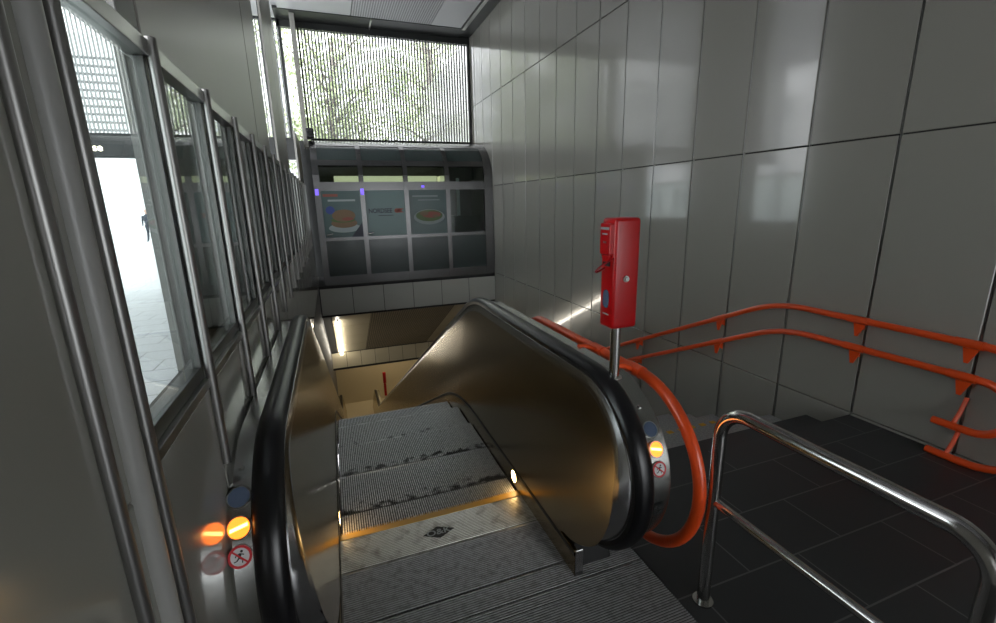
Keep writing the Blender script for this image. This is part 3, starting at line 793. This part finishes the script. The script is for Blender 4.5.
ell(p3, cx_, 1.42, .36, .17, .002, 2); ell(p3, cx_, 1.45, .31, .13, .004, 5); ell(p3, cx_ + .05, 1.47, .22, .07, .006, 1); ell(p3, cx_ - .12, 1.50, .10, .05, .008, 4); ell(p3, cx_ + .14, 1.44, .07, .03, .008, 4)
p3.build('poster', ['poster', 'pred', 'pwhite', 'pblue', 'porange', 'pgreen'], ks, fix=False)['label'] = 'poster with a plate of salad'
ki = MB(); ki.box(kx[0], kx[-1], 11.7, 11.75, .1, 2.9); ki.box(kx[0], kx[-1], KY + .1, 11.7, .0, .1); ki.box(kx[0], kx[0] + .03, KY + .1, 11.7, 0, 2.3); ki.box(kx[-1] - .03, kx[-1], KY + .1, 11.7, 0, 2.3)
ki.box(kx[0], kx[-1], KY + .05, KY + .07, .9, 1.0); ki.build('inner_shell', 'kiosk_in', ks)
MB().box(kx[0] + .35, kx[3] - .1, 11.1, 11.4, 2.24, 2.36).build('shelf_light_strip', 'shelf', ks)  # warm shelf light strip behind the kiosk's top windows
MB().box(kx[3] - .02, kx[3] + .1, 11.1, 11.4, 2.24, 2.36).build('shelf_light_strip', 'shelf', ks)
MB().box(kx[3] + .2, kx[3] + .85, 10.75, 11.1, .9, 1.42).build('counter', 'kiosk_in', ks)
MB().tube([(kx[3] + .36, 10.9, 1.42), (kx[3] + .36, 10.9, 2.3)], .04, 14).build('inner_pole', 'white', ks, smooth=True)
for x in (kx[0] - .03, kx[1] - .005, 2.05): MB().box(x - .035, x + .035, KY - .03, KY - .013, 1.93 if x < 1.5 else 2.07, 2.06 if x < 1.5 else 2.12).build('violet_glow', 'purple', ks, bevel=.005)  # glowing spots added for violet light reflected on the mullions
for x in (kx[0] + .08, kx[1] + .04):
    h = MB(); h.tube([(x, KY - .015, 1.10), (x, KY - .06, 1.10), (x + .12, KY - .06, 1.12)], .014, 10); h.build('handle', 'tube', ks, smooth=True)

# small security camera on top of the kiosk
sc_ = empty('security_camera', (-.2, 11.3, 3.15), 'small black security camera on top of the kiosk at its left end', 'camera')
MB().box(-.29, -.13, 11.1, 11.4, 3.16, 3.36).build('housing', 'ink', sc_, bevel=.02)
MB().tube([(-.21, 11.1, 3.26), (-.21, 11.05, 3.25)], .05, 16).build('lens', 'blackp', sc_, smooth=True)
MB().box(-.24, -.18, 11.25, 11.35, 3.15, 3.18).build('mount', 'dark', sc_)

# ================================================================ LAMPS BELOW
def tube_lamp(y0, y1, x, label, off=.07):
    zf = lambda yy: -.70 - SL * (yy - 10.6) - off
    r = empty('fluorescent_lamp', (x, y0, zf(y0)), label, 'lamp', None)
    MB().tube([(x, y0, zf(y0)), (x, y1, zf(y1))], .035, 12).build('lamp_tube', 'tubelamp', r, smooth=True)
    MB().tube([(x, y0 - .02, zf(y0) + .055), (x, y1 + .02, zf(y1) + .055)], .022, 8).build('batten', 'white', r)
tube_lamp(11.05, 15.0, -.06, 'long glowing tube lamp hanging under the sloping ceiling at left')
for i, (xx, yy) in enumerate(((.6, 17.2), (2.7, 17.2), (1.7, 18.5))):
    o = MB().box(xx - .5, xx + .5, yy - .15, yy + .15, -3.61, -3.56); r = o.build('ceiling_lamp', 'warmlamp')
    tag(r, 'warm flat ceiling lamp in the lower hall beyond the escalator foot', 'lamp', 'lower hall ceiling lamps')

# ================================================================ OUTSIDE
def tree(x, y, h, cr_, label, n, mt, seed):
    n = int(n * .8)
    rnd = random.Random(seed)
    t = empty('street_tree', (x, y, 0), label, 'tree', 'street trees')
    b = MB(); path = [(x + .12 * math.sin(i * .9 + seed), y, h * i / 8) for i in range(9)]
    b.tube(path, .2, 10, radii=[.23 - .02 * i for i in range(9)]); tips = []
    for k in range(14):
        i = rnd.randint(3, 7); p0 = Vector(path[i]); a = rnd.uniform(0, 2 * PI); L = rnd.uniform(.5, 1) * cr_
        p1 = p0 + Vector((math.cos(a) * L, math.sin(a) * L, L * rnd.uniform(.3, .9))); mid = (p0 + p1) / 2 + Vector((0, 0, .15))
        b.tube([p0, mid, p1], .04, 6, radii=[.045, .03, .012]); tips += [p1, mid, (mid + p1) / 2]
    b.build('trunk', 'bark', t, smooth=True)
    f = MB()
    for k in range(n):
        c = rnd.choice(tips) + Vector((rnd.gauss(0, .45), rnd.gauss(0, .45), rnd.gauss(0, .4)))
        u = Vector((rnd.gauss(0, 1), rnd.gauss(0, 1), rnd.gauss(0, 1))).normalized(); v = u.orthogonal().normalized()
        s = rnd.uniform(.05, .10); f.face([c - u * s, c - v * s * .5, c + u * s, c + v * s * .5])
    f.build('foliage', mt, t, fix=False)
tree(.45, 15.5, 6.5, 1.9, 'street tree with a brown trunk close behind the slatted screen at left', 6000, 'leaf2', 1)
tree(3.9, 18, 8.0, 2.6, 'pale green street tree behind the middle of the slatted screen', 6500, 'leaf2', 2)
tree(4.6, 21, 8.5, 2.6, 'green street tree behind the right end of the slatted screen', 5000, 'leaf', 3)
tree(-2.6, 16.5, 7.0, 2.0, 'street tree outside the exit, glimpsed through the left glazing', 4500, 'leaf', 5)
bd = empty('facade_building', (0, 40, 0), 'white building across the street, bright in daylight', 'building')
MB().box(-45, 30, 40, 44, 0, 13).build('wall', 'facade', bd)
for i in range(16):
    for k in range(4):
        x = -43 + i * 4.4; MB().box(x, x + 1.7, 39.93, 40.02, .8 + 3.1 * k, 2.9 + 3.1 * k).build('window', 'win', bd)
# distant pedestrian
pe = MB(); px_, py_ = -9.6, 31.0
pe.tube([(px_, py_, 1.50), (px_, py_, 1.35), (px_, py_, 1.1), (px_, py_, .95), (px_, py_, .85)], .1, 12, radii=[.06, .2, .17, .15, .17], mi=0)
for s in (-1, 1):
    pe.tube([(px_ + s * .09, py_, .9), (px_ + s * .10, py_ - .06 * s, .5), (px_ + s * .11, py_ + .10 * s, .06), (px_ + s * .11, py_ + .10 * s - .14, .02)], .1, 10, radii=[.10, .065, .045, .035], mi=0)
    pe.tube([(px_ + s * .2, py_, 1.40), (px_ + s * .26, py_ + .05, 1.12), (px_ + s * .24, py_ - .1, .86)], .05, 8, radii=[.06, .045, .03], mi=0)
pe.tube([(px_, py_, 1.46), (px_, py_, 1.54), (px_, py_ - .01, 1.62), (px_, py_, 1.70), (px_, py_, 1.76)], .1, 12, radii=[.05, .055, .095, .095, .04], mi=1)
tag(pe.build('person', ['cloth', 'skin'], smooth=True), 'person in dark clothes walking far off in the bright street', 'person')

for o in bpy.data.objects:
    if '_o' in o: del o['_o']
